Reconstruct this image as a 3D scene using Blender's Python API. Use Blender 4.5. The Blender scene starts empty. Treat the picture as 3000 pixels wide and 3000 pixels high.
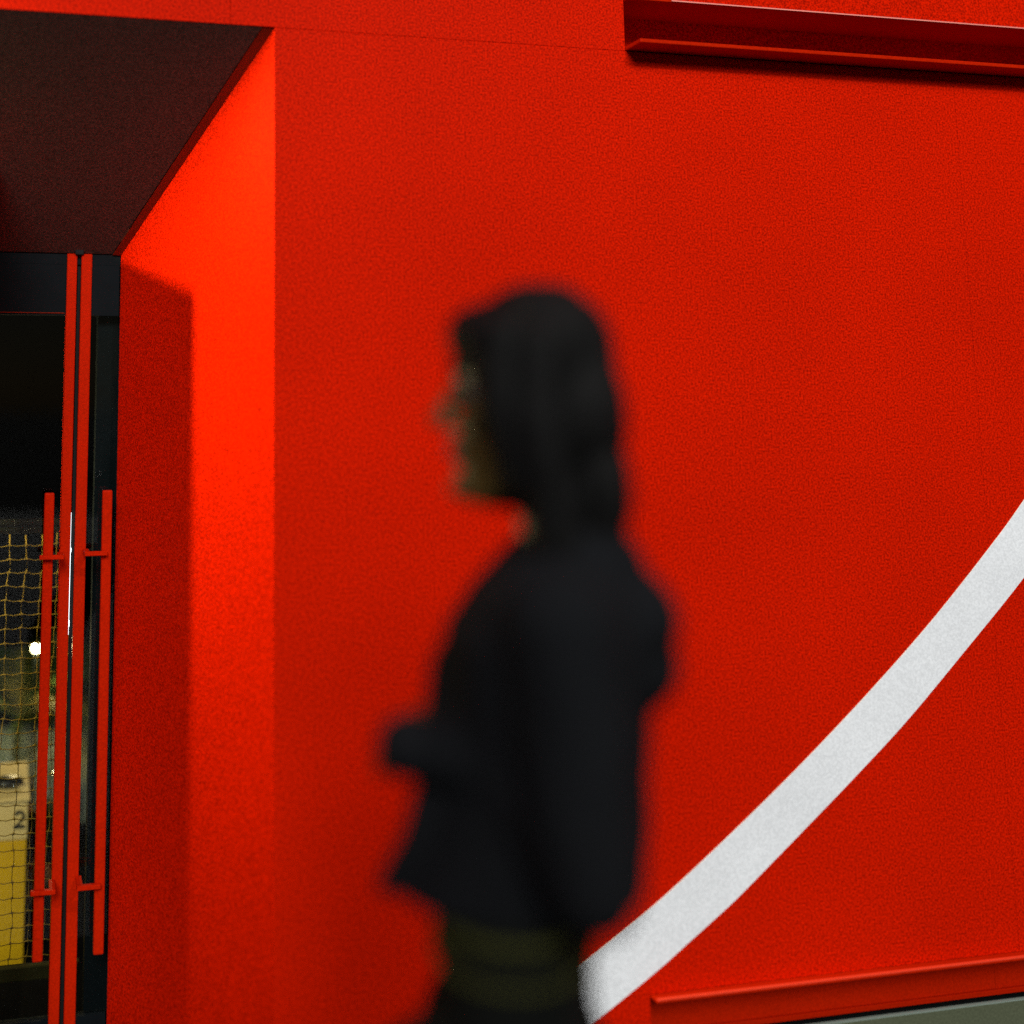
import bpy, bmesh, math, random
from mathutils import Vector, Matrix, noise
R = math.radians
S = bpy.context.scene
C = S.collection
random.seed(7)

# ---------------------------------------------------------------- camera
CAM = Vector((0.0, -2.75, 1.575))
FPX, PX, PY = 3650.0, 850.0, 652.0          # focal length and principal point, in pixels of a 3000 px frame
PITCH, YAW = R(8.0), R(13.0)
cd = bpy.data.cameras.new('camera'); cam = bpy.data.objects.new('camera', cd); C.objects.link(cam)
cd.sensor_width = 36.0; cd.lens = FPX / 3000 * 36.0
cd.shift_x = (1500 - PX) / 3000; cd.shift_y = -(1500 - PY) / 3000
cam.location = CAM; cam.rotation_euler = (R(90) + PITCH, 0, -YAW)
cd.clip_start = 0.05; cd.clip_end = 400
cd.dof.use_dof = True; cd.dof.focus_distance = 3.22; cd.dof.aperture_fstop = 0.75
S.camera = cam

# ---------------------------------------------------------------- sky, sun, exposure
SUN_EL, SUN_AZ, SUN_ANGLE = R(29), R(14), R(22)      # SUN_AZ: how far to the left of the wall's normal the light stands
w = bpy.data.worlds.new('World'); S.world = w; w.use_nodes = True
nt = w.node_tree; bg = nt.nodes['Background']
sk = nt.nodes.new('ShaderNodeTexSky'); sk.sky_type = 'NISHITA'; sk.sun_disc = False
sk.sun_elevation = SUN_EL; sk.sun_rotation = math.pi + SUN_AZ
nt.links.new(sk.outputs[0], bg.inputs[0]); bg.inputs[1].default_value = 0.004
sl = bpy.data.lights.new('key_light', 'SUN'); so = bpy.data.objects.new('key_light', sl); C.objects.link(so)
sl.energy = 2.15; sl.angle = SUN_ANGLE; sl.color = (1.0, 0.98, 0.96)
ldir = Vector((math.sin(SUN_AZ) * math.cos(SUN_EL), math.cos(SUN_AZ) * math.cos(SUN_EL), -math.sin(SUN_EL)))
so.rotation_euler = ldir.to_track_quat('-Z', 'Y').to_euler(); so.location = (-1, -6, 6)
# lamp over the doorway, just left of the frame: it lights the splayed side wall from the left
el_ = bpy.data.lights.new('entrance_light', 'SPOT'); eo_ = bpy.data.objects.new('entrance_light', el_); C.objects.link(eo_)
el_.energy = 170; el_.color = (1.0, 0.92, 0.35); el_.shadow_soft_size = 0.025; el_.spot_size = R(80); el_.spot_blend = 0.8
eo_.location = (-0.53, -0.03, 2.466)
eo_.rotation_euler = (Vector((0.49, 0.15, 1.76)) - eo_.location).to_track_quat('-Z', 'Y').to_euler()
# street lighting high in front of the wall, out of the frame
fl_ = bpy.data.lights.new('street_light', 'SPOT'); fo_ = bpy.data.objects.new('street_light', fl_); C.objects.link(fo_)
fl_.energy = 215; fl_.color = (1.0, 0.98, 0.94); fl_.shadow_soft_size = 0.12; fl_.spot_size = R(120); fl_.spot_blend = 0.6
fo_.location = (1.62, -3.2, 4.2)
fo_.rotation_euler = (Vector((1.48, 0.0, 1.9)) - fo_.location).to_track_quat('-Z', 'Y').to_euler()
# lamp indoors above the netting, left of the frame
il_ = bpy.data.lights.new('indoor_light', 'POINT'); io_ = bpy.data.objects.new('indoor_light', il_); C.objects.link(io_)
il_.energy = 34; il_.color = (1.0, 0.80, 0.42); il_.shadow_soft_size = 0.06; io_.location = (-0.40, 0.72, 1.30)
v = S.view_settings; v.view_transform = 'Standard'; v.look = 'None'; v.exposure = 0; v.gamma = 1; v.use_curve_mapping = False
S.cycles.use_denoising = False; S.cycles.sample_clamp_indirect = 1.5; S.cycles.caustics_reflective = False; S.cycles.caustics_refractive = False

# ---------------------------------------------------------------- helpers
CF = Vector((math.sin(YAW) * math.cos(PITCH), math.cos(YAW) * math.cos(PITCH), math.sin(PITCH)))
CR = Vector((math.cos(YAW), -math.sin(YAW), 0)); CU = CR.cross(CF)
def at(px, py, Y):
    """point of the plane y = Y seen at a pixel of the 3000 px photograph (used to measure the place)"""
    d = CF + CR * ((px - PX) / FPX) - CU * ((py - PY) / FPX)
    return CAM + d * ((Y - CAM.y) / d.y)
def atz(px, py, Z):
    d = CF + CR * ((px - PX) / FPX) - CU * ((py - PY) / FPX)
    return CAM + d * ((Z - CAM.z) / d.z)

def tag(o, label=None, cat=None, group=None, kind=None):
    if label: o['label'] = label
    if cat: o['category'] = cat
    if group: o['group'] = group
    if kind: o['kind'] = kind
    return o
def thing(name, loc, label, cat, group=None):
    o = bpy.data.objects.new(name, None); C.objects.link(o); o.location = loc
    o.empty_display_size = 0.1
    return tag(o, label, cat, group)
def obj(name, bm, mat, parent=None, smooth=False, bevel=0.0, segs=2):
    me = bpy.data.meshes.new(name)
    bmesh.ops.recalc_face_normals(bm, faces=bm.faces)
    bm.to_mesh(me); bm.free()
    me.materials.append(mat)
    if smooth:
        for p in me.polygons: p.use_smooth = True
    o = bpy.data.objects.new(name, me); C.objects.link(o)
    if parent:
        o.parent = parent
        o.matrix_parent_inverse = Matrix.Translation(-parent.location) if parent.type == 'EMPTY' else parent.matrix_world.inverted()
    if bevel:
        b = o.modifiers.new('bevel', 'BEVEL'); b.width = bevel; b.segments = segs; b.limit_method = 'ANGLE'
        b.harden_normals = False
    return o
def box(bm, x0, x1, y0, y1, z0, z1):
    vs = [bm.verts.new(p) for p in ((x0,y0,z0),(x1,y0,z0),(x1,y1,z0),(x0,y1,z0),(x0,y0,z1),(x1,y0,z1),(x1,y1,z1),(x0,y1,z1))]
    for f in ((0,1,2,3),(4,5,6,7),(0,1,5,4),(1,2,6,5),(2,3,7,6),(3,0,4,7)): bm.faces.new([vs[i] for i in f])
def boxo(name, b, mat, parent=None, bevel=0.0, segs=2):
    bm = bmesh.new(); box(bm, *b); return obj(name, bm, mat, parent, False, bevel, segs)
def prism(bm, front, off):
    """solid from a polygon of points and an offset vector"""
    a = [bm.verts.new(p) for p in front]; b = [bm.verts.new(Vector(p) + off) for p in front]
    bm.faces.new(a); bm.faces.new(list(reversed(b)))
    n = len(a)
    for i in range(n): bm.faces.new((a[i], a[(i+1) % n], b[(i+1) % n], b[i]))
def frame_of(d):
    d = d.normalized(); u = d.cross(Vector((0,0,1)))
    if u.length < 1e-3: u = Vector((1,0,0))
    u.normalize(); return d, u, d.cross(u)
def tube(bm, pts, rad, n=8, caps=True):
    pts = [Vector(p) for p in pts]
    if not isinstance(rad, (list, tuple)): rad = [rad] * len(pts)
    rings = []
    for i, p in enumerate(pts):
        d = (pts[min(i+1, len(pts)-1)] - pts[max(i-1, 0)])
        _, u, q = frame_of(d)
        rings.append([bm.verts.new(p + (u * math.cos(2*math.pi*k/n) + q * math.sin(2*math.pi*k/n)) * rad[i]) for k in range(n)])
    for a, b in zip(rings, rings[1:]):
        for k in range(n): bm.faces.new((a[k], a[(k+1) % n], b[(k+1) % n], b[k]))
    if caps: bm.faces.new(rings[0]); bm.faces.new(list(reversed(rings[-1])))
def capsule(bm, p0, p1, r0, r1, n=14):
    p0, p1 = Vector(p0), Vector(p1)
    d, u, q = frame_of(p1 - p0)
    prof = []
    for i in range(1, 5):
        a = math.pi/2 * i / 5; prof.append((p0 - d * r0 * math.cos(a), r0 * math.sin(a)))
    prof.append((p0, r0)); prof.append((p1, r1))
    for i in range(4, 0, -1):
        a = math.pi/2 * i / 5; prof.append((p1 + d * r1 * math.cos(a), r1 * math.sin(a)))
    rings = [[bm.verts.new(c + (u * math.cos(2*math.pi*k/n) + q * math.sin(2*math.pi*k/n)) * r) for k in range(n)] for c, r in prof]
    for a, b in zip(rings, rings[1:]):
        for k in range(n): bm.faces.new((a[k], a[(k+1) % n], b[(k+1) % n], b[k]))
    bm.faces.new(rings[0]); bm.faces.new(list(reversed(rings[-1])))
def chain(bm, pts, rs, n=14):
    for a, b, r, s in zip(pts, pts[1:], rs, rs[1:]): capsule(bm, a, b, r, s, n)
def ell(bm, c, r, n=20, rot=None):
    m = Matrix.Translation(Vector(c)) @ (rot or Matrix.Identity(4)) @ Matrix.Diagonal((r[0], r[1], r[2], 1))
    bmesh.ops.create_uvsphere(bm, u_segments=n, v_segments=n*3//4, radius=1, matrix=m)
def loft(bm, rings):
    """rings: lists of points, equal count; closed at both ends"""
    rs = [[bm.verts.new(p) for p in r] for r in rings]
    n = len(rs[0])
    for a, b in zip(rs, rs[1:]):
        for k in range(n): bm.faces.new((a[k], a[(k+1) % n], b[(k+1) % n], b[k]))
    bm.faces.new(rs[0]); bm.faces.new(list(reversed(rs[-1])))
def fuse(name, bm, mat, parent, voxel, disp=None, smooth_it=4):
    """voxel-remesh the overlapping solids of bm into one continuous surface"""
    bmesh.ops.recalc_face_normals(bm, faces=bm.faces)
    me = bpy.data.meshes.new('tmp'); bm.to_mesh(me); bm.free()
    t = bpy.data.objects.new('tmp', me); C.objects.link(t)
    r = t.modifiers.new('r', 'REMESH'); r.mode = 'VOXEL'; r.voxel_size = voxel; r.use_smooth_shade = True
    s = t.modifiers.new('s', 'SMOOTH'); s.iterations = smooth_it; s.factor = 0.5
    dg = bpy.context.evaluated_depsgraph_get(); dg.update()
    out = bpy.data.meshes.new_from_object(t.evaluated_get(dg), preserve_all_data_layers=False, depsgraph=dg)
    bpy.data.objects.remove(t); bpy.data.meshes.remove(me)
    out.name = name; out.materials.clear(); out.materials.append(mat)
    if disp:
        ns = [v.normal.copy() for v in out.vertices]
        for vv, nn in zip(out.vertices, ns): vv.co += nn * disp(vv.co)
    for p in out.polygons: p.use_smooth = True
    o = bpy.data.objects.new(name, out); C.objects.link(o)
    if parent:
        o.parent = parent
        o.matrix_parent_inverse = Matrix.Translation(-parent.location)
    return o

# ---------------------------------------------------------------- materials
def mat(name, col, rough=0.5, spec=0.5, metal=0.0, mottle=0.0, mscale=20.0, bump=0.0, bscale=300.0, coat=0.0, col2=None, emit=None, estr=0.0, streak=False):
    m = bpy.data.materials.new(name); m.use_nodes = True; t = m.node_tree; b = t.nodes['Principled BSDF']
    b.inputs['Base Color'].default_value = (*col, 1); b.inputs['Roughness'].default_value = rough
    b.inputs['Specular IOR Level'].default_value = spec; b.inputs['Metallic'].default_value = metal
    b.inputs['Coat Weight'].default_value = coat; b.inputs['Coat Roughness'].default_value = 0.25
    tc = t.nodes.new('ShaderNodeTexCoord')
    if mottle:
        n = t.nodes.new('ShaderNodeTexNoise'); n.inputs['Scale'].default_value = mscale; n.inputs['Detail'].default_value = 6
        if streak:
            mp = t.nodes.new('ShaderNodeMapping'); mp.inputs['Scale'].default_value = (1, 1, 0.15)
            t.links.new(tc.outputs['Object'], mp.inputs[0]); t.links.new(mp.outputs[0], n.inputs['Vector'])
        else: t.links.new(tc.outputs['Object'], n.inputs['Vector'])
        r = t.nodes.new('ShaderNodeMapRange'); r.inputs[1].default_value = 0.3; r.inputs[2].default_value = 0.7
        t.links.new(n.outputs[0], r.inputs[0])
        mx = t.nodes.new('ShaderNodeMix'); mx.data_type = 'RGBA'
        c2 = col2 or tuple(c * (1 - mottle) for c in col)
        mx.inputs[6].default_value = (*c2, 1); mx.inputs[7].default_value = (*col, 1)
        t.links.new(r.outputs[0], mx.inputs[0]); t.links.new(mx.outputs[2], b.inputs['Base Color'])
    if bump:
        n2 = t.nodes.new('ShaderNodeTexNoise'); n2.inputs['Scale'].default_value = bscale; n2.inputs['Detail'].default_value = 3
        t.links.new(tc.outputs['Object'], n2.inputs['Vector'])
        bp = t.nodes.new('ShaderNodeBump'); bp.inputs['Strength'].default_value = bump; bp.inputs['Distance'].default_value = 0.002
        t.links.new(n2.outputs[0], bp.inputs['Height']); t.links.new(bp.outputs[0], b.inputs['Normal'])
    if emit:
        b.inputs['Emission Color'].default_value = (*emit, 1); b.inputs['Emission Strength'].default_value = estr
    return m
def painted(name, col, grain, rough=0.55, bump=0.35):
    """powder-coated sheet: speckled at the millimetre scale with faint broad clouding"""
    m = bpy.data.materials.new(name); m.use_nodes = True; t = m.node_tree; b = t.nodes['Principled BSDF']
    b.inputs['Roughness'].default_value = rough; b.inputs['Specular IOR Level'].default_value = 0.02
    tc = t.nodes.new('ShaderNodeTexCoord')
    def noi(sc, det, lo, hi, a, z):
        n = t.nodes.new('ShaderNodeTexNoise'); n.inputs['Scale'].default_value = sc; n.inputs['Detail'].default_value = det
        t.links.new(tc.outputs['Object'], n.inputs['Vector'])
        r = t.nodes.new('ShaderNodeMapRange'); r.inputs[1].default_value = lo; r.inputs[2].default_value = hi
        r.inputs[3].default_value = a; r.inputs[4].default_value = z
        t.links.new(n.outputs[0], r.inputs[0]); return n, r
    n1, r1 = noi(210, 6, .34, .66, 1 - grain, 1 + grain)
    n2, r2 = noi(1.7, 4, .3, .7, .91, 1.06)
    mu = t.nodes.new('ShaderNodeMath'); mu.operation = 'MULTIPLY'
    t.links.new(r1.outputs[0], mu.inputs[0]); t.links.new(r2.outputs[0], mu.inputs[1])
    vm = t.nodes.new('ShaderNodeVectorMath'); vm.operation = 'SCALE'; vm.inputs[0].default_value = col
    t.links.new(mu.outputs[0], vm.inputs['Scale']); t.links.new(vm.outputs[0], b.inputs['Base Color'])
    bp = t.nodes.new('ShaderNodeBump'); bp.inputs['Strength'].default_value = bump; bp.inputs['Distance'].default_value = 0.001
    t.links.new(n1.outputs[0], bp.inputs['Height']); t.links.new(bp.outputs[0], b.inputs['Normal'])
    return m
M = {
 'red':    painted('red_paint', (0.60, 0.0100, 0.0), 0.50),
 'redmet': painted('red_metal', (0.50, 0.014, 0.001), 0.15, 0.4, 0.1),
 'edge':   mat('painted_highlight', (0.95, 0.30, 0.24), 0.3, 0.6),  # pink gloss line of the fascia lip, put into the colour
 'nose':   mat('nose_highlight', (0.95, 0.07, 0.03), 0.25, 0.6),  # lighter red that paints the highlight along the lower ledge
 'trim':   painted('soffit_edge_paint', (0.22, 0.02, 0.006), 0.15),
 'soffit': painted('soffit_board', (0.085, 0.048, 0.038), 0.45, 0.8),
 'white':  painted('white_vinyl', (0.90, 0.94, 0.97), 0.10, 0.5),
 'back':   mat('wall_core', (0.10, 0.004, 0.002), 0.8),
 'dark':   mat('black_frame', (0.003, 0.006, 0.008), 0.7, 0.1, mottle=.3, bump=.2),
 'gasket': mat('rubber_gasket', (0.006, 0.007, 0.007), 0.7, 0.2),
 'steel':  mat('bright_edge', (0.85, 0.9, 0.9), 0.25, 0.5, 0.8),
 'olive':  painted('olive_glass', (0.10, 0.115, 0.07), 0.2, 0.35),
 'oedge':  mat('pale_green_edge', (0.28, 0.36, 0.31), 0.3),
 'paving': mat('dark_paving', (0.030, 0.030, 0.030), 0.7, mottle=.4, mscale=9, bump=.6, bscale=120),
 'court':  mat('court_ground', (0.005, 0.005, 0.006), 0.95, 0.05, mottle=.5, mscale=8, bump=.6, bscale=80),
 'cord':   mat('gold_netting', (0.30, 0.19, 0.02), 0.8, 0.2, mottle=.3, mscale=60, bump=.5, bscale=900),
 'rail':   mat('olive_rail', (0.04, 0.034, 0.009), 0.7, 0.1),
 'yellow': painted('yellow_paint', (0.80, 0.45, 0.010), 0.10),
 'cream':  painted('cream_paint', (0.85, 0.62, 0.25), 0.08),
 'ink':    mat('black_ink', (0.012, 0.012, 0.014), 0.6),
 'grey':   mat('pale_wall', (0.34, 0.35, 0.25), 0.8, mottle=.15, mscale=12, bump=.4),
 'leaf':   mat('leaves', (0.055, 0.10, 0.02), 0.55, 0.4, mottle=.5, mscale=7),
 'leaf2':  mat('dry_fronds', (0.16, 0.14, 0.03), 0.6, 0.3, mottle=.6, mscale=12),
 'bark':   mat('bark', (0.03, 0.022, 0.012), 0.9, 0.2, mottle=.5, mscale=30, bump=.8, bscale=60),
 'night':  mat('dark_render_wall', (0.003, 0.0035, 0.004), 0.9, 0.1),
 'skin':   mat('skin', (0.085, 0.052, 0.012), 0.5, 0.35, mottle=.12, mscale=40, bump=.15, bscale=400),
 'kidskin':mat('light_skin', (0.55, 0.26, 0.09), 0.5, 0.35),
 'hair':   mat('black_hair', (0.006, 0.006, 0.006), 0.7, 0.12, mottle=.5, mscale=150, bump=.5, bscale=500),
 'coat':   mat('black_cloth', (0.011, 0.012, 0.014), 0.95, 0.05, mottle=.35, mscale=300, bump=.8, bscale=700),
 'inner':  mat('olive_cloth', (0.050, 0.052, 0.014), 0.95, 0.05, mottle=.3, mscale=200),
 'pants':  mat('charcoal_cloth', (0.008, 0.009, 0.008), 0.95, 0.05, mottle=.3, mscale=200, bump=.6, bscale=600),
 'leather':mat('black_leather', (0.01, 0.01, 0.01), 0.4, 0.4),
 'eye':    mat('eye', (0.08, 0.07, 0.06), 0.4, 0.2),
 'lip':    mat('lip', (0.14, 0.04, 0.025), 0.45, 0.4),
 'bulb':   mat('lit_globe', (1, .9, .6), 0.3, emit=(1.0, .80, .40), estr=30),
 'tube':   mat('glint_glow', (.9, 1, 1), 0.3, emit=(.75, .95, 1.0), estr=2.2),  # emission for the glint in the door gap, not a lamp
}
def glass_mat():
    m = bpy.data.materials.new('clear_glass'); m.use_nodes = True; t = m.node_tree; t.nodes.clear()
    o = t.nodes.new('ShaderNodeOutputMaterial'); mx = t.nodes.new('ShaderNodeMixShader')
    tr = t.nodes.new('ShaderNodeBsdfTransparent'); tr.inputs[0].default_value = (.88, .92, .90, 1)
    gl = t.nodes.new('ShaderNodeBsdfGlossy'); gl.inputs['Roughness'].default_value = 0.02
    fr = t.nodes.new('ShaderNodeFresnel'); fr.inputs[0].default_value = 1.45
    t.links.new(fr.outputs[0], mx.inputs[0]); t.links.new(tr.outputs[0], mx.inputs[1]); t.links.new(gl.outputs[0], mx.inputs[2])
    t.links.new(mx.outputs[0], o.inputs[0]); return m
M['glass'] = glass_mat()

# ---------------------------------------------------------------- measured planes
YD = 0.60                                         # door plane, the facade is y = 0
XC = at(805, 80, 0).x; ZJ = at(805, 80, 0).z      # outer corner of the entrance, joint height
XI = at(355, 745, YD).x; ZH = at(355, 745, YD).z  # inner corner, door head
XL = -2.6                                         # far left end of the entrance
XCH = at(1830, 100, 0).x                          # left end of the upper channel
XR = 9.0
ZUP = at(2500, 42, -0.02).z                       # lower edge of the fascia above the channel
XB = at(1925, 2930, -0.03).x; ZB = at(1925, 2930, -0.03).z + .002
ZB2 = at(2600, 2945, 0.085).z
TOP = 6.5; G = 0.0003

# ---------------------------------------------------------------- ground
def sheet(name, x0, x1, y0, y1, z, m, th=0.3):
    o = boxo(name, (x0, x1, y0, y1, z - th, z), m); tag(o, kind='structure'); return o
sheet('ground', -150, 150, -150, 150, -0.20, M['court'], 0.5)
sheet('pavement', -30, 30, -14, -0.0, 0, M['paving'])
sheet('entrance_landing', XL - .3, XC + .3, 0.001, 0.72, 0.0, M['court'])

# ---------------------------------------------------------------- the red facade
fac = thing('red_facade', (XC, 0, 0), 'bright red panelled front wall with a white curved stripe beside the glass door', 'wall')
def panel(x0, x1, z0, z1, y0=0.0, y1=0.02, name='panel', m='red', bev=0.0006):
    return boxo(name, (x0 + G, x1 - G, y0, y1, z0 + G, z1 - G), M[m], fac, bev, 1)
xj = at(2950, 2300, 0).x
panel(XC - G, xj, ZB - .004, ZJ); panel(XC - G, XB, 0, ZB - .004)      # large sheets right of the entrance
panel(xj, xj + 2.4, ZB - .004, ZJ); panel(xj + 2.4, XR, ZB - .004, ZJ)
for a_, b_ in ((XB, xj), (xj, xj + 2.4), (xj + 2.4, XR)): panel(a_, b_, ZB2, ZB - .013, 0.087, 0.098, m='redmet')
x675 = at(675, 30, 0).x
panel(XL, x675 - 1.2, ZJ, TOP); panel(x675 - 1.2, x675, ZJ, TOP); panel(x675, XCH, ZJ, TOP)
panel(XCH, xj, ZUP, TOP, -0.02, 0.02); panel(xj, XR, ZUP, TOP, -0.02, 0.02)
panel(XL - 3, XL, 0, TOP)
# the channel: a recessed trough closed below by a folded ledge
boxo('channel_back', (XCH, XR, 0.130, 0.145, ZJ, ZUP + .1), M['red'], fac)
boxo('channel_lip', (XCH + .001, XR, -0.022, 0.129, ZUP - 0.006, ZUP - .0008), M['redmet'], fac, .001, 1)
boxo('painted_highlight', (XCH + .12, XR, -0.0245, -.0222, ZUP - .0045, ZUP - .0015), M['edge'], fac)  # highlight line on the lip, painted as a pale strip
boxo('channel_ledge', (XCH + .001, XR, -0.075, 0.129, ZJ + 0.002, ZJ + 0.012), M['redmet'], fac, .002, 2)
boxo('channel_end', (XCH - .001, XCH + .004, 0.0205, 0.129, ZJ + .013, ZUP - .007), M['red'], fac)
boxo('ledge', (XB, XR, -0.030, 0.0865, ZB - 0.0105, ZB - .0045), M['redmet'], fac, .0022, 3)
boxo('painted_highlight', (XB + .002, XR, -0.0305, -0.022, ZB - .0043, ZB - .0022), M['nose'], fac)  # painted highlight along the top front of the ledge
boxo('channel_foot', (XB, XR, 0.076, 0.0865, ZB2 - .004, ZB2 + .008), M['redmet'], fac, .0015, 1)
boxo('channel_end', (XB - .018, XB - .001, 0.0205, 0.0865, 0.0, ZB - .014), M['red'], fac)
boxo('plinth_gap', (XB, XR, 0.12, 0.13, 0.0, ZB2 + .02), M['gasket'], fac)
# core behind the sheets
for i, b in enumerate(((XC + .03, XB, 0.021, 0.20, 0.0, ZJ), (XB, XR, 0.021, 0.20, ZB - .003, ZJ), (XB, XR, 0.151, 0.20, 0, ZB - .0035), (XL - 3, XCH - .002, 0.021, 0.20, ZJ, TOP), (XCH, XR, 0.146, 0.20, ZJ, TOP),
                       (XL - 3, XL, 0.021, 0.20, 0, ZJ))):
    boxo('wall_core', b, M['back'], fac)
# olive glazed bench front below the gap
oz = at(2700, 2967, 0.0).z
bn = thing('olive_plinth', (XB + .3, -.1, 0), 'dull olive glazed plinth with a pale top edge below the red ledge', 'plinth')
xo = at(2330, 2995, -.10).x
boxo('body', (XB + .002, XR, 0.0, 0.008, 0.0, oz), M['olive'], bn, .002, 2)
boxo('edge_strip', (XB + .002, XR, -0.0012, 0.0088, oz + .0002, oz + .0022), M['oedge'], bn)
# splayed side of the entrance, in three sheets
def reveal(z0, z1, zc0, zc1):
    bm = bmesh.new(); off = Vector((0.02, 0.0, 0)).normalized() * .02
    prism(bm, [(XC, 0.0, z0), (XI, YD, z0), (XI, YD, z1), (XC, 0.0, zc1)], off)
    return obj('reveal_panel', bm, M['red'], fac)
zr = at(760, 2070, 0.02).z
bm = bmesh.new(); prism(bm, [(XC, 0, 0), (XI, YD + .1, 0), (XI, YD + .1, zr - G), (XC, 0, zr - G)], Vector((.02, .0, 0)))
bm.free()
def rv(z0a, z1c, z1i):
    bm = bmesh.new()
    prism(bm, [(XC - G, 0.0005, z0a), (XI, YD, z0a), (XI, YD, z1i), (XC - G, 0.0005, z1c)], Vector((.018, .012, 0)))
    return obj('reveal_panel', bm, M['red'], fac)
rv(0.0, zr - G, zr - G); rv(zr + G, ZJ - .001, ZH - .001)
# soffit: one sloping board plus the narrow trim along its right edge
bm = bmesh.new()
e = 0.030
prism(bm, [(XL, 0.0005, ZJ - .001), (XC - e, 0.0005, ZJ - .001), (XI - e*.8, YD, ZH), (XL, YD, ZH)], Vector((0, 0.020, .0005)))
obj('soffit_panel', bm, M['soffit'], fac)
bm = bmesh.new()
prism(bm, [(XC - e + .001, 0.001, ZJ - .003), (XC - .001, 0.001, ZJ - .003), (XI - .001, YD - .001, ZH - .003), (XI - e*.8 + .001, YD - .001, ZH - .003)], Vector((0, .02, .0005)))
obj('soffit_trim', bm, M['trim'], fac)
bm = bmesh.new(); box(bm, XL - .02, XL, 0.0, YD, 0, ZJ); obj('reveal_panel', bm, M['red'], fac)
XF = -0.032
def on_reveal(px, py):                        # point of the splayed side wall seen at a pixel
    lo, hi = -.2, YD + .3
    for _ in range(50):
        m_ = (lo + hi) / 2; q = at(px, py, m_)
        if q.x > XC + (XI - XC) * m_ / YD: hi = m_
        else: lo = m_
    return at(px, py, lo)
def toward(p, x):
    L_ = eo_.location; return L_ + (p - L_) * ((x - L_.x) / (p.x - L_.x))
yf = toward(on_reveal(562, 1500), XF).y; zf = toward(on_reveal(520, 850), XF).z
boxo('shadow_fin', (XF - .01, XF + .01, yf, YD - .003, 0.0, zf), M['red'], fac, .002)  # unseen blocker added to throw the shadow on the splayed side wall
# roof slab and door-head wall behind the fascia
boxo('roof_slab', (XL - 3, XR, 0.21, 1.6, ZH + .35, TOP), M['night'], fac)
boxo('wall_core', (XI + .03, XR, YD + .04, YD + .35, -.34, ZH + .34), M['back'], fac)
# curved white stripe
te = [(3900,150),(3600,560),(3400,830),(3150,1235),(3000,1465),(2901,1602),(2727,1822),(2547,2027),(2360,2226),(2186,2400),(2000,2577),(1882,2682),(1728,2808),(1560,2942),(1400,3065)]
be = [(3900,520),(3600,890),(3400,1140),(3150,1480),(3000,1692),(2820,1916),(2658,2111),(2503,2279),(2348,2440),(2193,2599),(2122,2668),(2020,2760),(1923,2847),(1741,2996),(1560,3140)]
def spline(pts, n=90):
    out = []
    for i in range(len(pts) - 1):
        p0, p1, p2, p3 = (Vector(pts[max(i-1,0)]), Vector(pts[i]), Vector(pts[i+1]), Vector(pts[min(i+2,len(pts)-1)]))
        for k in range(6):
            t = k / 6; out.append(0.5*((2*p1)+(p2-p0)*t+(2*p0-5*p1+4*p2-p3)*t*t+(3*p1-p0-3*p2+p3)*t**3))
    out.append(Vector(pts[-1])); return out
te3 = [at(p[0], p[1], -0.002) for p in spline(te)]; be3 = [at(p[0], p[1], -0.002) for p in spline(be)]
bm = bmesh.new()
rows = [[bm.verts.new(p) for p in te3], [bm.verts.new(p) for p in be3]]
rows2 = [[bm.verts.new(p + Vector((0, .0015, 0))) for p in te3], [bm.verts.new(p + Vector((0, .0015, 0))) for p in be3]]
for i in range(len(te3) - 1):
    bm.faces.new((rows[0][i], rows[0][i+1], rows[1][i+1], rows[1][i]))
    for r_, q_ in ((rows[0], rows2[0]), (rows[1], rows2[1])): bm.faces.new((r_[i], r_[i+1], q_[i+1], q_[i]))
obj('curved_stripe', bm, M['white'], fac)

# ---------------------------------------------------------------- glass doors
def X(px, py=1500, Y=YD): return at(px, py, Y).x
sl0, sl1, sr0, sr1 = X(197, 760), X(226, 760), X(239, 760), X(270, 760)
zt = at(100, 915, YD).z
hd = boxo('door_head', (XL, XI - .001, YD + .005, YD + .06, ZH - .03, ZH + .36), M['dark'], fac)
bpy.context.view_layer.update()
boxo('seam', (XL, sl0 - .004, YD + .002, YD + .0045, zt - .0015, zt + .0005), M['trim'], hd)
cp = at(232, 728, YD); 
boxo('pivot_cap', (X(220, 728), X(246, 728), YD - .012, YD + .004, ZH - .006, ZH + .008), M['gasket'], hd, .003)
def leaf(name, label, x0, x1, st0, st1, hx0, hx1, side, htop, hbot):
    t = thing(name, (st0, YD, 0), label, 'door', 'red framed glass doors of the entrance')
    boxo('glass_pane', (x0, x1, YD + .010, YD + .020, 0.006, ZH - .031), M['glass'], t)
    s = boxo('stile', (st0, st1, YD - .004, YD + .034, 0.004, ZH - .002), M['redmet'], t, .0015, 1)
    boxo('rail', (min(x0, x1), max(x0, x1), YD + .0045, YD + .030, zt - .006, ZH - .0305), M['dark'], t)
    boxo('bottom_rail', (min(x0, x1), max(x0, x1), YD + .0045, YD + .030, 0.004, .06), M['dark'], t)
    yh = YD - .060
    a, b = at(hx0, htop, yh), at(hx1, hbot, yh)
    hw = (at(hx0 + 29, htop, yh).x - a.x)
    h = boxo('handle', (a.x, a.x + hw, yh, yh + .020, b.z, a.z), M['redmet'], t, .004, 3)
    return t, a, hw, h
lf, la, lw, lh = leaf('glass_door', 'left glass leaf whose long red bar handle hangs in front of netting', XL + 1.0, sl0, sl0, sl1, 131, 98, -1, 1445, 2822)
rt, ra, rw, rh = leaf('glass_door', 'narrow dark right glass leaf beside the orange red side wall', sr1, XI - .003, sr0, sr1, 301, 277, 1, 1437, 2800)
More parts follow.
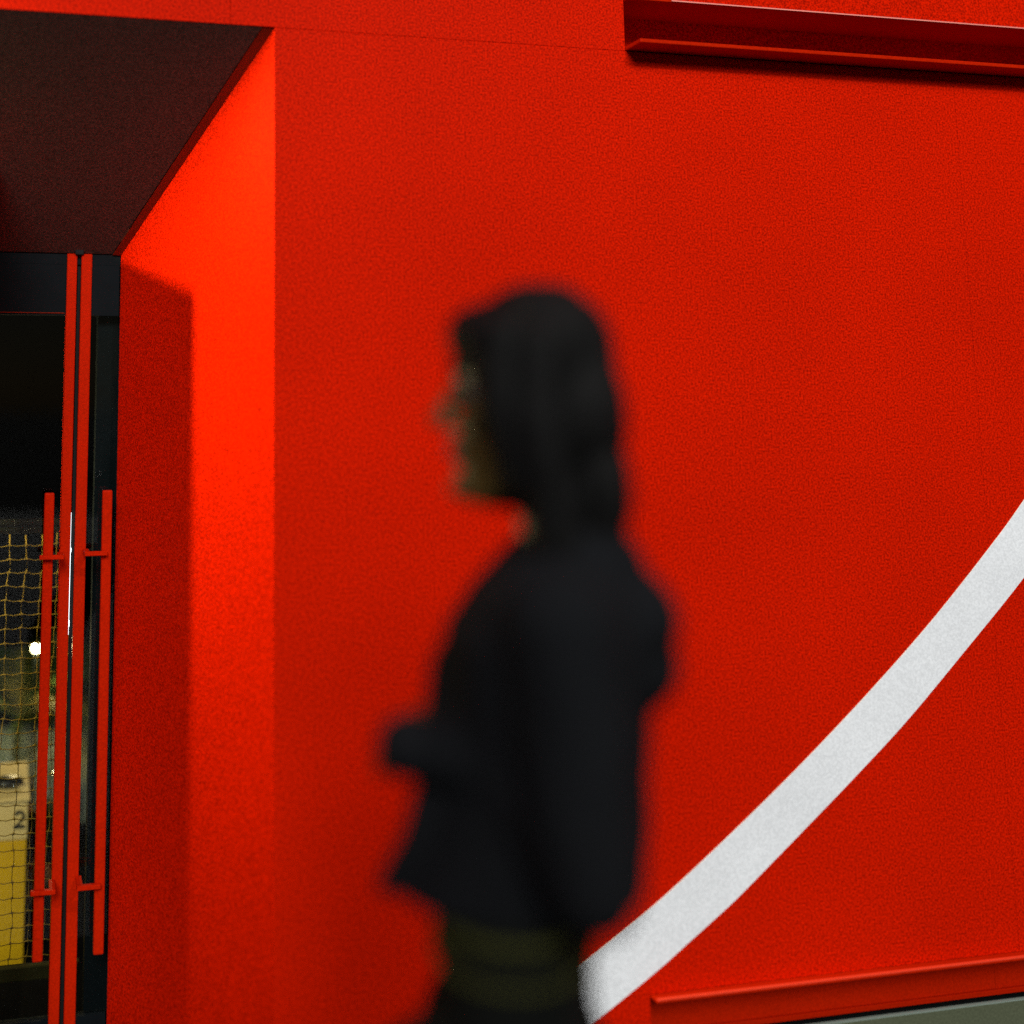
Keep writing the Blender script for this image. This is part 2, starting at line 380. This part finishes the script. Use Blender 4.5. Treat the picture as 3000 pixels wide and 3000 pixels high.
def bracket(t, h, x0, x1, py, y0, px):
    z = at(px, py, y0).z
    boxo('bracket', (x0, x1, y0 - .016, y0 - .001, z - .0055, z + .0055), M['redmet'], h, .0015, 1)
    boxo('bracket', (x0 if x0 > sr0 else x1 - .014, x0 + .014 if x0 > sr0 else x1, y0 - .0155, YD - .0045, z - .005, z + .005), M['redmet'], h)
yb = YD - .062
for py in (1632, 2610): bracket(lf, lh, la.x - .009, sl0 + .006, py, yb, 130)
for py in (1620, 2592): bracket(rt, rh, sr1 - .008, ra.x + rw * .55, py, yb, 290)
for h in (lh, rh): pass
# gap between the leaves: gasket and a self-glowing strip that stands in for a glint of light
gp = thing('door_gap_post', ((sl1 + sr0) / 2, YD + .04, 0), 'thin black post filling the gap between the two door leaves', 'post')
boxo('post', (sl1 + .003, sr0 - .001, YD + .012, YD + .034, 0.004, ZH - .031), M['gasket'], gp)
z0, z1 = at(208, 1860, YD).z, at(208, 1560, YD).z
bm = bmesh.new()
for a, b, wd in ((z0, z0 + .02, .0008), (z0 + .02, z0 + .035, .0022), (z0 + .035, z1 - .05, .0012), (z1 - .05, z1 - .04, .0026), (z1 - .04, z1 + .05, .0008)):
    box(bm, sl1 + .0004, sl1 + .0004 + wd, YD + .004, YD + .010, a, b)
obj('glint_strip', bm, M['tube'], gp)

boxo('partition', (X(275, 1500, YD + .05), XI + .03, YD + .045, YD + .10, -.19, ZH + .02), M['dark'], fac)
# glazed screen further left, out of the door's way
sc = thing('glass_screen', (XL + .5, YD, 0), 'fixed dark framed glass screen left of the doors', 'glass screen')
boxo('glass_pane', (XL, XL + .995, YD + .010, YD + .020, 0.006, ZH - .031), M['glass'], sc)
boxo('mullion', (XL + .96, XL + .998, YD - .002, YD + .034, .004, ZH - .031), M['dark'], sc)

# ---------------------------------------------------------------- netting behind the glass
YN = 0.88
nt_ = thing('net_barrier', (0, YN, 0), 'gold square mesh net hung from an olive rail behind the glass door', 'net')
zr0, zr1 = at(90, 1560, YN).z, at(90, 1518, YN).z
bm = bmesh.new(); tube(bm, [(XL, YN, zr1 - .012), (X(236, 1540, YN), YN, zr1 - .012)], .011, 12); obj('top_rail', bm, M['rail'], nt_, True)
bm = bmesh.new(); tube(bm, [(XL, YN, zr0 + .008), (X(236, 1540, YN), YN, zr0 + .008)], .009, 12); obj('top_rail', bm, M['rail'], nt_, True)
zb0 = at(40, 2850, YN).z
bm = bmesh.new(); box(bm, XL, X(232, 2850, YN), YN - .012, YN + .012, zb0 - .02, zb0 + .018); obj('bottom_rail', bm, M['rail'], nt_, False, .004)
cell = (at(63, 2000, YN).x - at(16, 2000, YN).x)
xs = []; x = at(16, 2000, YN).x
while x < X(236, 2000, YN): xs.append(x); x += cell
x = at(16, 2000, YN).x - cell
while x > X(-330, 2000, YN): xs.insert(0, x); x -= cell
zn1 = zr0 - .004; zn0 = zb0
cz = at(90, 1800, YN).z - at(90, 1842, YN).z
nz = int((zn1 - zn0) / cz)
def wob(x, z): 
    a = noise.noise(Vector((x*9, z*9, 1.3))); b = noise.noise(Vector((x*9, z*9, 7.7)))
    return Vector((x + a*.009 + (z-1)*.012, YN + noise.noise(Vector((x*5, z*5, 3))) * .012, z + b*.009))
zs = [zn0 + k * cz for k in range(nz + 1)]
for x in xs:
    bm = bmesh.new(); pts = []; rad = []
    for k, z in enumerate(zs + [zn1]):
        p = wob(x, z); pts.append(p); rad.append(.0026)
        if k < len(zs) - 1:
            for f in (.12, .88):
                q = wob(x, z + cz * f); q.x += (.0016 if k % 2 else -.0012); pts.append(q); rad.append(.0012)
    tube(bm, pts, rad, 6); obj('cord', bm, M['cord'], nt_, True)
for k, z in enumerate(zs[1:]):
    bm = bmesh.new(); pts = []; rad = []
    for i, x in enumerate(xs):
        p = wob(x, z); pts.append(p); rad.append(.0028)
        if i < len(xs) - 1:
            q = (p + wob(xs[i+1], z)) / 2; q.z -= .003
            for f in (.14, .5, .86):
                r_ = p.lerp(wob(xs[i+1], z), f); r_.z -= .0035 * (1 - abs(f-.5)*2); pts.append(r_); rad.append(.0012)
    tube(bm, pts, rad, 6); obj('cord', bm, M['cord'], nt_, True)

# ---------------------------------------------------------------- podium with a 2
ZG = -0.20
dpod = 1.3
def ground_y(px, py, z):                      # y of the ground point seen at a pixel
    return atz(px, py, z).y
YP = ground_y(40, 2832, ZG)
p0, p1 = at(-260, 2338, YP), at(81, 2338, YP)
zpt, zps = at(40, 2338, YP).z, at(40, 2462, YP).z
pod = thing('podium', (p1.x - .25, YP, ZG), 'yellow winners block with a cream top band marked 2 behind the netting', 'podium')
boxo('body', (p0.x, p1.x, YP, YP + .40, ZG, zps), M['yellow'], pod, .003)
boxo('top_band', (p0.x - .002, p1.x + .002, YP - .003, YP + .403, zps + .001, zpt - .012), M['cream'], pod, .003)
boxo('lid', (p0.x - .008, p1.x + .008, YP - .010, YP + .41, zpt - .010, zpt), M['cream'], pod, .002)
# numeral, built as a flat solid outline
def numeral():
    W, H, T = 1.0, 1.5, .22
    o, n = [], []
    for k in range(13):                                  # bowl, outer then inner
        a = R(165 - k * 205 / 12); o.append((.5 + .5*math.cos(a), 1.03 + .47*math.sin(a))); n.append((.5 + .27*math.cos(a), 1.03 + .25*math.sin(a)))
    o += [(.60, .48), (.34, .22)]; n += [(.40, .42), (.0, .15)]
    o[-1] = (.36, .235)
    return o, n
o_, n_ = numeral()
bx0, bz0, sc_ = at(39, 2425, YP).x, at(39, 2425, YP).z, (at(72, 2425, YP).x - at(39, 2425, YP).x)
bm = bmesh.new()
def nv(p, dy=0): return bm.verts.new((bx0 + p[0] * sc_, YP - .0075 + dy, bz0 + p[1] * sc_ * 1.0))
for i in range(len(o_) - 1):
    a = [o_[i], o_[i+1], n_[i+1], n_[i]]
    f = [nv(p) for p in a]; bm.faces.new(f)
bm.faces.new([nv(p) for p in ((0, 0), (1.0, 0), (1.0, .235), (.36, .235), (0, .15))])
bmesh.ops.remove_doubles(bm, verts=bm.verts, dist=1e-5)
ex = bmesh.ops.extrude_face_region(bm, geom=bm.faces[:])
bmesh.ops.translate(bm, verts=[g for g in ex['geom'] if isinstance(g, bmesh.types.BMVert)], vec=(0, .003, 0))
obj('numeral', bm, M['ink'], pod)

# ---------------------------------------------------------------- low wall, child, palms, hedge, lamps behind
YW = ground_y(90, 2400, ZG); YW = max(YP + 1.1, YW - .1)
zw = at(90, 2142, YW).z
wl = boxo('planter_wall', (-4, XI + .6, YW, YW + .12, ZG, zw), M['grey'], None, .006)
tag(wl, 'low pale grey planter wall standing behind the yellow block', 'low wall')
soil = boxo('planter_soil', (-4, XI + .6, YW + .1205, YW + 1.2, ZG, zw - .05), M['court']); tag(soil, kind='stuff', label='dark soil bed behind the low pale wall', cat='soil')
bk = boxo('boundary_wall', (-12, 12, YW + 3.0, YW + 3.2, ZG, 6), M['night'])
tag(bk, 'tall near black boundary wall at the back of the court', 'wall')

def palm(px, Y, label, h, nf, seed):
    rnd = random.Random(seed)
    b = at(px, 2300, Y); t = thing('small_palm', (b.x, Y, ZG), label, 'palm tree', 'small palms by the pale wall')
    top = Vector((b.x + .01, Y, h)); bm = bmesh.new()
    pts = [(b.x + .004 * math.sin(k), Y, ZG + (h - ZG) * k / 7) for k in range(8)]
    tube(bm, pts, [.030 - .0022 * k + .002 * (k % 2) for k in range(8)], 12); obj('trunk', bm, M['bark'], t, True)
    for i in range(nf):
        a = 2 * math.pi * i / nf + rnd.uniform(-.3, .3); el = rnd.uniform(.1, 1.2); L = rnd.uniform(.28, .42)
        bm = bmesh.new(); prev = top.copy(); d = Vector((math.cos(a) * math.cos(el), math.sin(a) * math.cos(el), math.sin(el)))
        for s in range(12):
            p = prev + d * L / 12; d.z -= .12; d.normalize()
            side = d.cross(Vector((0, 0, 1))).normalized()
            tube(bm, [prev, p], .0022, 4)
            ll = .11 * math.sin(math.pi * (s + 1.5) / 14)
            for sg in (-1, 1):
                q = p + side * sg * ll + d * ll * .6 - Vector((0, 0, ll * .35)); wv = d * .006
                f = [bm.verts.new(v_) for v_ in (p - wv, p + wv, q)]; bm.faces.new(f)
            prev = p
        obj('frond', bm, M['leaf'] if i % 3 else M['leaf2'], t)
palm(45, YW - .22, 'thin dark palm in front of the pale wall behind the block', at(45, 2110, YW - .22).z, 11, 3)
palm(205, YW - .12, 'dark palm half hidden by the red door stile', at(205, 2160, YW - .12).z, 12, 5)
def leafmass(name, label, cat, c, ext, n, seed, lm='leaf'):
    rnd = random.Random(seed); bm = bmesh.new()
    for i in range(n):
        while True:
            q = Vector((rnd.uniform(-1, 1), rnd.uniform(-1, 1), rnd.uniform(-1, 1)))
            if q.length < 1: break
        k = 1 + .35 * noise.noise(q * 3 + Vector((seed, 0, 0)))
        if noise.noise(q * 4 + Vector((0, seed, 0))) < -.25: continue
        p = Vector(c) + Vector((q.x * ext[0], q.y * ext[1], q.z * ext[2])) * k
        a = Vector((rnd.uniform(-1, 1), rnd.uniform(-1, 1), rnd.uniform(-1, 1))).normalized()
        b = a.cross(Vector((rnd.uniform(-1, 1), rnd.uniform(-1, 1), 1))).normalized()
        s = rnd.uniform(.014, .03)
        bm.faces.new([bm.verts.new(v_) for v_ in (p - a * s, p + b * s * .4, p + a * s, p - b * s * .4)])
    return bm
for px, py, ex, sd, lb in ((40, 1985, (.30, .18, .13), 1, 'green bush spilling over the pale wall beneath the lit globe'),
                           (170, 1960, (.16, .16, .14), 2, 'smaller green bush over the pale wall seen between door bars'),
                           (-160, 2000, (.3, .2, .2), 4, 'wide green bush at the left end of the pale wall')):
    c = at(px, py, YW + .45)
    bs = thing('bush', (c.x, YW + .45, zw - .05), lb, 'bush', 'bushes behind the pale wall')
    f = obj('foliage', leafmass('', '', '', c, ex, 2600, sd), M['leaf'], bs); f['kind'] = 'stuff'
    bm = bmesh.new(); tube(bm, [(c.x, YW + .45, zw - .05), (c.x + .01, YW + .45, c.z)], [.012, .006], 8); obj('stem', bm, M['bark'], bs)
c = at(165, 2375, YP + .45)
bs = thing('shrub', (c.x, YP + .45, ZG), 'low yellow green shrub to the right of the yellow block', 'shrub')
f = obj('foliage', leafmass('', '', '', c + Vector((0, 0, -.03)), (.07, .09, .07), 1200, 9), M['leaf'], bs); f['kind'] = 'stuff'
bm = bmesh.new(); tube(bm, [(c.x, YP + .45, ZG), (c.x, YP + .45, c.z)], [.01, .006], 8); obj('stem', bm, M['bark'], bs)

def lamp(px, py, Y, r, label, power):
    c = at(px, py, Y)
    t = thing('garden_lamp', (c.x, Y, zw - .05), label, 'lamp')
    bm = bmesh.new(); ell(bm, c, (r, r, r), 20); obj('globe', bm, M['bulb'], t, True)
    bm = bmesh.new(); tube(bm, [(c.x, Y, zw - .05 if Y > YW else ZG), (c.x, Y, c.z - r - .006)], .0045, 8); tube(bm, [(c.x, Y, c.z - r - .006), (c.x, Y, c.z - r + .004)], .009, 12)
    obj('pole', bm, M['dark'], t)
    l = bpy.data.lights.new('lamp_light', 'POINT'); l.energy = power; l.color = (1, .72, .35); l.shadow_soft_size = r

    lo = bpy.data.objects.new('lamp_light', l); C.objects.link(lo); lo.parent = t
    lo.location = c - t.location - Vector((0, r * 2.2, -r))
    return t
lamp(106, 1900, YW - .35, .0145, 'small round glowing lamp above the bushes left of the handle', 9)
lamp(166, 2263, YW - .15, .0075, 'tiny white lamp glinting beside the red door stile', .5)

# child sitting behind the podium
hc = at(62, 2318, YP + .52); 
kid = thing('child', (hc.x, YP + .55, ZG), 'child in a dark cap peeking over the numbered yellow block', 'child')
bm = bmesh.new(); ell(bm, hc, (.045, .052, .056)); ell(bm, hc + Vector((.03, -.03, -.012)), (.012, .016, .012), 10)
ell(bm, hc + Vector((.022, -.036, -.03)), (.018, .014, .01), 10)
cx, cy, cz_ = hc
capsule(bm, (cx, cy + .01, cz_ - .04), (cx, cy + .02, cz_ - .09), .022, .026)
chain(bm, [(cx, cy + .02, cz_ - .10), (cx, cy + .03, ZG + .10)], [.055, .065])
for s in (-1, 1):
    chain(bm, [(cx + s*.06, cy + .02, cz_ - .10), (cx + s*.085, cy, cz_ - .19), (cx + s*.05, cy - .05, cz_ - .24)], [.022, .018, .014])
    chain(bm, [(cx + s*.04, cy + .03, ZG + .07), (cx + s*.09, cy - .08, ZG + .11), (cx + s*.04, cy - .06, ZG + .03)], [.04, .032, .024])
fuse('body', bm, M['kidskin'], kid, .006)
bm = bmesh.new(); ell(bm, hc + Vector((-.008, .012, .014)), (.050, .052, .050)); ell(bm, hc + Vector((.02, -.04, .03)), (.035, .03, .006), 14)
ell(bm, hc + Vector((-.034, -.012, -.012)), (.022, .04, .04))
fuse('cap', bm, M['hair'], kid, .005)
bm = bmesh.new(); chain(bm, [(cx, cy + .02, cz_ - .115), (cx, cy + .03, ZG + .09)], [.063, .072]); fuse('shirt', bm, M['coat'], kid, .008)
# dark folded bag with metal studs lying on the lid
bc = at(20, 2325, YP + .12)
bg_ = thing('bag', (bc.x, YP + .12, zpt), 'small black bag with bright studs lying on the yellow block', 'bag')
bm = bmesh.new(); ell(bm, (bc.x, YP + .12, zpt + .018), (.055, .04, .017)); fuse('pouch', bm, M['leather'], bg_, .005)
for dx in (-.012, .022):
    bm = bmesh.new(); ell(bm, (bc.x + dx, YP + .081, zpt + .017), (.003, .003, .003), 10); obj('stud', bm, M['steel'], bg_, True)

# ---------------------------------------------------------------- the walking person
PA = at(1560, 1165, CAM.y + 1.29)            # eye-height point of the person's axis
PXo, PYo = PA.x, PA.y
per = thing('person', (PXo, PYo, 0), 'person in a dark hooded jacket walking left past the red wall', 'person')
PR = R(-27); PCc, PSs = math.cos(PR), math.sin(PR)
def P(x, y, z): return Vector((PXo + x * PCc - y * PSs, PYo + x * PSs + y * PCc, z))      # x: + is behind the person (they face -x)
def D(x, z): return P(x, 0, z) - P(0, 0, 0)
def ring(cx, hx, hy, z, n=28, p=2.3, dz=0.0):
    out = []
    for k in range(n):
        a = 2 * math.pi * k / n; c_, s_ = math.cos(a), math.sin(a)
        x_ = math.copysign(abs(c_) ** (2/p), c_) * hx; y_ = math.copysign(abs(s_) ** (2/p), s_) * hy
        out.append(P(cx + x_, y_, z + dz * (x_ / hx)))
    return out
# head: lofted rings with a face profile (front is -x); z, back x, front x, half width
HD = [(1.455,.010,-.052,.030),(1.470,.020,-.080,.042),(1.485,.035,-.086,.050),(1.500,.050,-.084,.056),(1.512,.060,-.087,.060),(1.525,.068,-.084,.063),(1.540,.076,-.086,.066),
      (1.555,.084,-.083,.069),(1.570,.090,-.083,.071),(1.585,.094,-.080,.073),(1.600,.097,-.083,.074),(1.615,.098,-.086,.0745),(1.635,.097,-.083,.074),(1.655,.092,-.073,.070),(1.672,.080,-.055,.060),(1.684,.060,-.032,.044),(1.690,.035,-.008,.022)]
rings = []
for z, xb, xf, hw in HD:
    n = 36; rr = []
    for k in range(n):
        a = 2*math.pi*k/n; c_, s_ = math.cos(a), math.sin(a)
        mid = .0; hx = xb * .76 if c_ > 0 else -xf * .97
        rr.append(P((mid + c_ * hx), s_ * hw, z))
    rings.append(rr)
bm = bmesh.new(); loft(bm, rings)
for y in (-1, 1):                              # brow ridge, cheekbone, jaw, ear
    capsule(bm, P(-.074, y*.012, 1.603), P(-.058, y*.045, 1.600), .009, .009, 10)
    ell(bm, P(-.055, y*.036, 1.556), (.024, .022, .018), 12)
    capsule(bm, P(-.060, y*.018, 1.474), P(.010, y*.052, 1.515), .016, .016, 10)
    ell(bm, P(.018, y*.076, 1.570), (.015, .007, .030), 12)
# nose, lips, chin
chain(bm, [P(-.082, 0, 1.592), P(-.094, 0, 1.570), P(-.104, 0, 1.550)], [.007, .008, .0105], 12)
for y in (-1, 1): ell(bm, P(-.094, y*.011, 1.547), (.010, .008, .007), 10)
ell(bm, P(-.078, 0, 1.476), (.016, .018, .014), 12)
capsule(bm, P(-.084, -.014, 1.524), P(-.084, .014, 1.524), .0065, .0065, 10)
capsule(bm, P(-.083, -.012, 1.512), P(-.083, .012, 1.512), .0070, .0070, 10)
# neck, torso, hips
chain(bm, [P(.022, 0, 1.52), P(.030, 0, 1.44), P(.035, 0, 1.38)], [.046, .048, .060])
loft(bm, [ring(.035, .05, .07, 1.42), ring(.030, .070, .14, 1.38), ring(.015, .080, .145, 1.32), ring(.004, .080, .130, 1.22), ring(-.005, .078, .12, 1.10), ring(-.030, .058, .115, 1.02), ring(-.038, .060, .125, .92), ring(-.038, .06, .12, .85), ring(-.03, .05, .09, .80)])
# arms: the near (-y) one bent forward, the far one swinging back
SH, EL, WR = P(.030, -.165, 1.360), P(.050, -.175, 1.135), P(-.028, -.110, 1.222)
SH2, EL2, WR2 = P(.030, .165, 1.360), P(.04, .20, 1.10), P(-.04, .19, .87)
chain(bm, [P(.03, -.08, 1.335), SH + Vector((0, 0, -.015)), EL, WR], [.045, .040, .036, .025]); chain(bm, [P(.03, .08, 1.335), SH2 + Vector((0, 0, -.015)), EL2, WR2], [.045, .040, .036, .025])
def hand(bm, w, d, up, side, tight=False):
    """w wrist, d along the forearm, up = back of the hand, side towards the thumb"""
    d, up, side = d.normalized(), up.normalized(), side.normalized()
    for k in (-1, -.35, .35, 1): capsule(bm, w + side * .012 * k, w + d * .078 + side * .028 * k, .014, .0105, 10)
    for k, L, cu in ((1, .066, .55), (.35, .074, .70), (-.35, .069, .80), (-1, .055, .90)) if tight else ((1, .070, .25), (.35, .078, .35), (-.35, .073, .45), (-1, .058, .55)):
        p = w + d * .082 + side * .028 * k; dd = d.copy(); pts = [p.copy()]
        for seg, fr in enumerate((.45, .3, .25)):
            dd = (dd - up * (cu * (1 + .4*seg))).normalized(); p = p + dd * L * fr; pts.append(p.copy())
        chain(bm, pts, [.0088, .0080, .0074, .0064], 10)
    tp = w + d * .025 + side * .022; t1 = tp + (d * .5 + side * .8 - up * .2).normalized() * .034; t2 = t1 + (d * .9 + side * .3 - up * .3).normalized() * .028
    t3 = t2 + (d * 1 + side * .05 - up * .4).normalized() * .022
    chain(bm, [tp, t1, t2, t3], [.013, .0105, .0092, .0075], 10)
fd = (WR - EL); hand(bm, WR + fd.normalized() * .015, fd * .3 + (P(-1, 0, 0) - P(0, 0, 0)) * .1, Vector((0, 0, 1)), P(0, 1, 0) - P(0, 0, 0), True)
fd2 = (WR2 - EL2); hand(bm, WR2 + fd2.normalized() * .015, fd2, P(0, 1, 0) - P(0, 0, 0), P(-1, 0, 0) - P(0, 0, 0))
# legs in mid stride
HN, KN, AN = P(-.075, -.075, .88), P(-.34, -.085, .62), P(-.42, -.08, .17)
HF, KF, AF = P(-.045, .075, .88), P(.015, .085, .485), P(.29, .085, .17)
chain(bm, [HN, KN, AN], [.078, .052, .036]); chain(bm, [HF, KF, AF], [.078, .052, .036])
chain(bm, [AN, AN + D(-.06, -.06), AN + D(-.15, -.078)], [.036, .034, .024]); capsule(bm, AN, AN + D(.045, -.065), .034, .030)
toe = P(.205, .085, .035); chain(bm, [AF, AF.lerp(toe, .6), toe], [.036, .034, .024])
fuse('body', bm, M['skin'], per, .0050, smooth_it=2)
for y in (-1, 1):
    bm = bmesh.new(); ell(bm, P(-.066, y*.031, 1.581), (.0125, .0125, .0125), 14); eo = obj('eye', bm, M['eye'], per, True)
    bm = bmesh.new(); ell(bm, P(-.0765, y*.033, 1.581), (.0040, .0055, .0055), 12); obj('iris', bm, M['ink'], eo, True)
bm = bmesh.new(); capsule(bm, P(-.0870, -.016, 1.5225), P(-.0870, .016, 1.5225), .0060, .0060, 10); capsule(bm, P(-.0865, -.013, 1.513), P(-.0865, .013, 1.513), .0062, .0062, 10)
obj('lips', bm, M['lip'], per, True)
# hair: chin-length bob with a full fringe, longer at the nape
def strands(s=1.0):
    return lambda c: s * (.0045 * noise.noise(Vector((c.x*60, c.y*60, c.z*9))) + .002 * noise.noise(Vector((c.x*190, c.y*190, c.z*20))))
bm = bmesh.new()
ell(bm, P(.008, 0, 1.620), (.084, .083, .082))
ell(bm, P(.040, 0, 1.56), (.056, .080, .09)); ell(bm, P(.050, 0, 1.48), (.044, .074, .085)); ell(bm, P(.046, 0, 1.43), (.046, .066, .05))
ell(bm, P(-.040, 0, 1.645), (.052, .070, .036))
for k in range(9): capsule(bm, P(-.055 - .012*math.cos((k-4)*.35), (k-4)*.0165, 1.648), P(-.073 - .012*math.cos((k-4)*.3) + abs(k-4)*.006, (k-4)*.0160, 1.605 + .004*(k % 2)), .012, .007, 8)
for y in (-1, 1):
    chain(bm, [P(-.030, y*.072, 1.64), P(-.030, y*.082, 1.57), P(-.016, y*.078, 1.49)], [.022, .021, .013])
    chain(bm, [P(.008, y*.074, 1.63), P(.010, y*.084, 1.55), P(.024, y*.074, 1.42)], [.026, .026, .024])
fuse('hair', bm, M['hair'], per, .005, strands(), 2)
# jacket: torso shell flaring to the hem, sleeves, collar and a hood lying on the back
def folds(c):
    return .0055 * noise.noise(Vector((c.x*7, c.y*9, c.z*5))) + .0035 * noise.noise(Vector((c.x*24, c.y*24, c.z*14)))
def fb(f, b, hy, z, dz=0.0): return ring((f + b) / 2, (b - f) / 2, hy, z, dz=dz)
bm = bmesh.new()
loft(bm, [fb(-.018, .088, .070, 1.430), fb(-.042, .100, .11, 1.408), fb(-.072, .112, .165, 1.375), fb(-.100, .120, .180, 1.335), fb(-.104, .112, .165, 1.26),
          fb(-.108, .110, .155, 1.19), fb(-.126, .108, .155, 1.13), fb(-.152, .102, .150, 1.098), fb(-.158, .102, .150, 1.086), fb(-.158, .102, .150, 1.078)])
chain(bm, [P(.03, -.10, 1.345), SH, EL, WR, WR + D(-.100, .006)], [.058, .056, .046, .036, .030]); chain(bm, [P(.03, .10, 1.345), SH2, EL2, EL2.lerp(WR2, .93)], [.060, .060, .050, .038])
# hood heap
ell(bm, P(.080, 0, 1.350), (.054, .100, .060)); ell(bm, P(.086, 0, 1.305), (.049, .085, .056))
ell(bm, P(.055, 0, 1.415), (.055, .080, .032), 20, Matrix.Rotation(R(15), 4, 'Y'))
# open front edge blown forward
chain(bm, [P(-.090, -.05, 1.30), P(-.095, -.08, 1.20), P(-.125, -.09, 1.13), P(-.155, -.08, 1.085)], [.022, .022, .018, .010])
fuse('jacket', bm, M['coat'], per, .0065, folds, 3)
# layered shirt below the jacket hem with two lighter bands
bm = bmesh.new(); loft(bm, [fb(-.105, .045, .140, 1.12), fb(-.108, .045, .145, 1.05), fb(-.115, .045, .150, .93), fb(-.113, .043, .148, .922)])
sh = fuse('shirt', bm, M['pants'], per, .006, lambda c: .002 * noise.noise(Vector((c.x*14, c.y*14, c.z*6))), 2)
for z, hgt in ((1.062, .010), (1.026, .007)):
    bm = bmesh.new(); loft(bm, [fb(-.111, .047, .148, z - hgt/2), fb(-.117, .051, .153, z), fb(-.111, .047, .148, z + hgt/2)])
    o = obj('band', bm, M['inner'], sh, True)
# trousers, shoes
bm = bmesh.new()
loft(bm, [fb(-.10, .035, .140, 1.0), fb(-.118, .043, .150, .92), fb(-.135, .045, .152, .86), fb(-.12, .04, .13, .80)])
chain(bm, [HN, KN, AN + D(.004, .03)], [.100, .086, .074]); chain(bm, [HF, KF, AF + D(-.01, .03)], [.100, .086, .074])
fuse('trousers', bm, M['pants'], per, .008, folds, 3)
for A_, T_ in ((AN, AN + D(-.165, -.072)), (AF, toe)):
    bm = bmesh.new(); d = (T_ - A_); heel = A_ + (D(.05, -.07) if A_ == AN else D(.06, -.02))
    chain(bm, [heel, A_.lerp(T_, .5) + Vector((0, 0, -.012)), T_], [.034, .040, .032]); capsule(bm, A_ + Vector((0, 0, .0)), heel, .042, .036)
    fuse('shoe', bm, M['leather'], per, .007)
